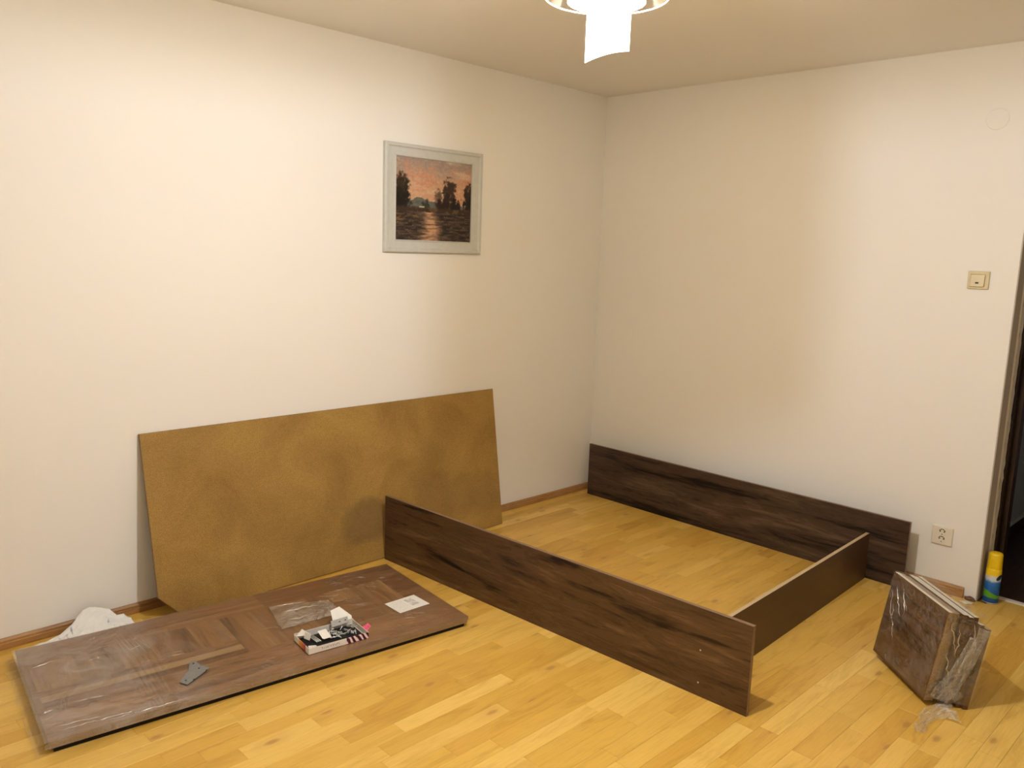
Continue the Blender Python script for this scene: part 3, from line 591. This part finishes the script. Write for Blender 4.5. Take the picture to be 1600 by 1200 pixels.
so_ = wallthing('wall_socket', 2.228, .278); tag(so_, 'cream double wall socket low on the rear wall above the skirting', 'socket')
MB().box((-.047, -.046, 0), (.047, .046, .011)).build('frame', M['cream'], so_, .004)
for cy_ in (.019, -.017):
    d0 = MB().lathe([(.0175, .0112), (.0172, .0122), (.016, .0122), (.0145, .0113), (.0005, .0113)], 24).build('outlet', M['cream'], so_, M=Matrix.Translation((.0, cy_, 0)))
    for hx in (-.0095, .0095): MB().lathe([(.0003, .0003), (.0032, .0003), (.0032, 0)], 12).build('pin_hole', M['holes'], d0, M=Matrix.Translation((hx, .002, .0114)))
    ar = MB().grid(16, 1, lambda u, v: Vector(((.0118+.0035*v)*math.cos(.3+u*2.5), (.0118+.0035*v)*math.sin(.3+u*2.5), .0117))); ar.build('recess_shade', M['holes'], d0)  # dark crescent paints the shade below the outlet's upper rim
    MB().lathe([(.0003, .0003), (.0025, .0003), (.0025, 0)], 10).build('earth_hole', M['holes'], d0, M=Matrix.Translation((.0, -.0115, .0118)))
o = wallthing('junction_cover', 2.246, 2.228); tag(o, 'round painted junction box cover high on the rear wall', 'junction cover')
MB().lathe([(.048, 0), (.047, .0025), (.043, .0035), (.0005, .004)], 40).build('cover', M['wall'], o)

# ---------------------------------------------------------------- framed landscape on the left wall
PY0, PY1, PZ0, PZ1 = -1.726, -1.070, 1.548, 2.090
pf = empty('framed_painting', Matrix(((0, 0, 1, 0.0), (1, 0, 0, PY0), (0, 1, 0, PZ0), (0, 0, 0, 1)))); tag(pf, 'sunset river landscape painting in a pale grey frame on the left wall', 'painting')
FWd, FHt = PY1-PY0, PZ1-PZ0; M['frame'] = plain('pale_grey_frame', (.56, .565, .53), .45, var=.04)
ix0, ix1, iz0, iz1 = .071, FWd-.074, .064, FHt-.063
prof = [(0, 0), (0, .019), (.006, .024), (.018, .024), (.024, .0175), (.03, .0165), (.062, .0150), (.066, .0185), (.0705, .0165), (.0705, .006)]   # distance inwards, height
mb = MB(); rings = []
for a, hgt in prof:
    sx = a/.0705; rings.append([(ix0*sx, iz0*sx, hgt), (FWd-(FWd-ix1)*sx, iz0*sx, hgt), (FWd-(FWd-ix1)*sx, FHt-(FHt-iz1)*sx, hgt), (ix0*sx, FHt-(FHt-iz1)*sx, hgt)])
for k in range(4):
    P = []; k2 = (k+1) % 4
    for r in rings: P += [r[k], r[k2]]
    mb.add(P, [(2*i, 2*i+1, 2*i+3, 2*i+2) for i in range(len(rings)-1)])
mb.add(rings[0], [(3, 2, 1, 0)])
mb.build('frame', M['frame'], pf)
NU, NV = 150, 124
def fb(x, y, s, o=4):
    v_ = 0; a = 1; tt = 0
    for _ in range(o): v_ += a*noise.noise(Vector((x*s, y*s, 1.7*s))); tt += a; a *= .55; s *= 2.1
    return v_/tt
def lerp(a, b, t): t = max(0, min(1, t)); return tuple(p_+(q_-p_)*t for p_, q_ in zip(a, b))
def sm_(a, b, x): t = max(0, min(1, (x-a)/(b-a))); return t*t*(3-2*t)
def paint_col(x, y):   # x right 0..1, y up 0..1 ; srgb
    br = fb(x*1.5, y*3, 9, 3); c = lerp((.84, .68, .55), (.66, .59, .55), sm_(.60, 1.0, y + .15*br))
    c = lerp(c, (.83, .59, .46), .8*sm_(.0, .5, fb(x, y*2.2, 4)+.25*(1-abs(y-.74)*5)))
    c = lerp(c, (.89, .78, .67), .7*sm_(.1, .5, fb(x+4, y*2, 5)))
    hill = .455 + .075*math.exp(-((x-.30)/.10)**2) + .03*math.exp(-((x-.48)/.10)**2) + .01*br
    if y < hill: c = lerp((.45, .46, .42), (.36, .37, .34), br+.4)
    def blob(cx, cy, rx, ry, cdark, k=1.0, s=14, thr=.0):
        nonlocal c
        rx *= 1.22; ry *= 1.12; dd = ((x-cx)/rx)**2 + ((y-cy)/ry)**2; f = sm_(1.25, .35, dd + 1.9*fb(x*1.3+cx*9, y+cy, s*1.3, 4))
        c = lerp(c, cdark, f*k)
    blob(.39, .44, .05, .055, (.22, .24, .19)); blob(.55, .52, .045, .11, (.34, .27, .20), .85); blob(.70, .63, .075, .15, (.22, .17, .13), .95); blob(.67, .5, .05, .10, (.20, .14, .12))
    blob(.78, .43, .065, .11, (.12, .10, .09)); blob(.60, .44, .07, .07, (.17, .11, .10)); blob(.08, .52, .095, .24, (.13, .11, .08)); blob(.07, .66, .06, .14, (.22, .17, .12), .8); blob(.0, .45, .12, .16, (.12, .09, .07))
    blob(.98, .52, .085, .19, (.13, .11, .09)); blob(.95, .63, .04, .08, (.22, .17, .13), .8)
    if y < .42:
        bank = (.26, .19, .14) if fb(x, y, 12) > -.1 else (.38, .30, .20)
        c = lerp(c, bank, sm_(.43, .39, y+.02*br))
    if y < .355 + .02*br:
        wv = fb(x*1.2, y*6, 7, 4); c = lerp((.15, .13, .11), (.40, .31, .27), wv*1.8+.42)
        refl = math.exp(-((x-.42-.05*math.sin(y*9))/(.065+.16*(.36-y)))**2); c = lerp(c, (.82, .63, .48), max(0, min(1, refl*1.15*(.8+wv*1.2))))
        if x < .28 and .24 < y < .33: c = lerp(c, (.52, .38, .22), .7*sm_(-.1, .3, wv))
        if fb(x*2.5, y*8, 11, 2) > .42: c = lerp(c, (.62, .52, .42), .6)
    if .30 < x < .37 and .405 < y < .425: c = (.80, .76, .66)
    return tuple(max(0, .93*k*(1+.12*fb(x*2, y*2, 22, 2))) for k in c)
mb = MB().grid(NU, NV, lambda u, v: Vector((ix0-.002+u*(ix1-ix0+.004), iz0-.002+v*(iz1-iz0+.004), .0085 + .0006*fb(u*2, v*3, 14, 2))))
me = mb.mesh('canvas', []); ca = me.color_attributes.new('paint', 'FLOAT_COLOR', 'POINT'); buf = []
lin = lambda k: k/12.92 if k <= .04045 else ((k+.055)/1.055)**2.4
for j in range(NV+1):
    for i in range(NU+1): buf += [*(lin(k) for k in paint_col(i/NU, j/NV)), 1.0]
ca.data.foreach_set('color', buf)
tc = NT('oil_paint'); at = tc.n('ShaderNodeAttribute', attribute_name='paint'); tc.p(Base_Color=at.outputs[0], Roughness=.45, Specular_IOR_Level=.25)
me.materials.append(tc.mat); o = bpy.data.objects.new('canvas', me); col.objects.link(o); o.parent = pf
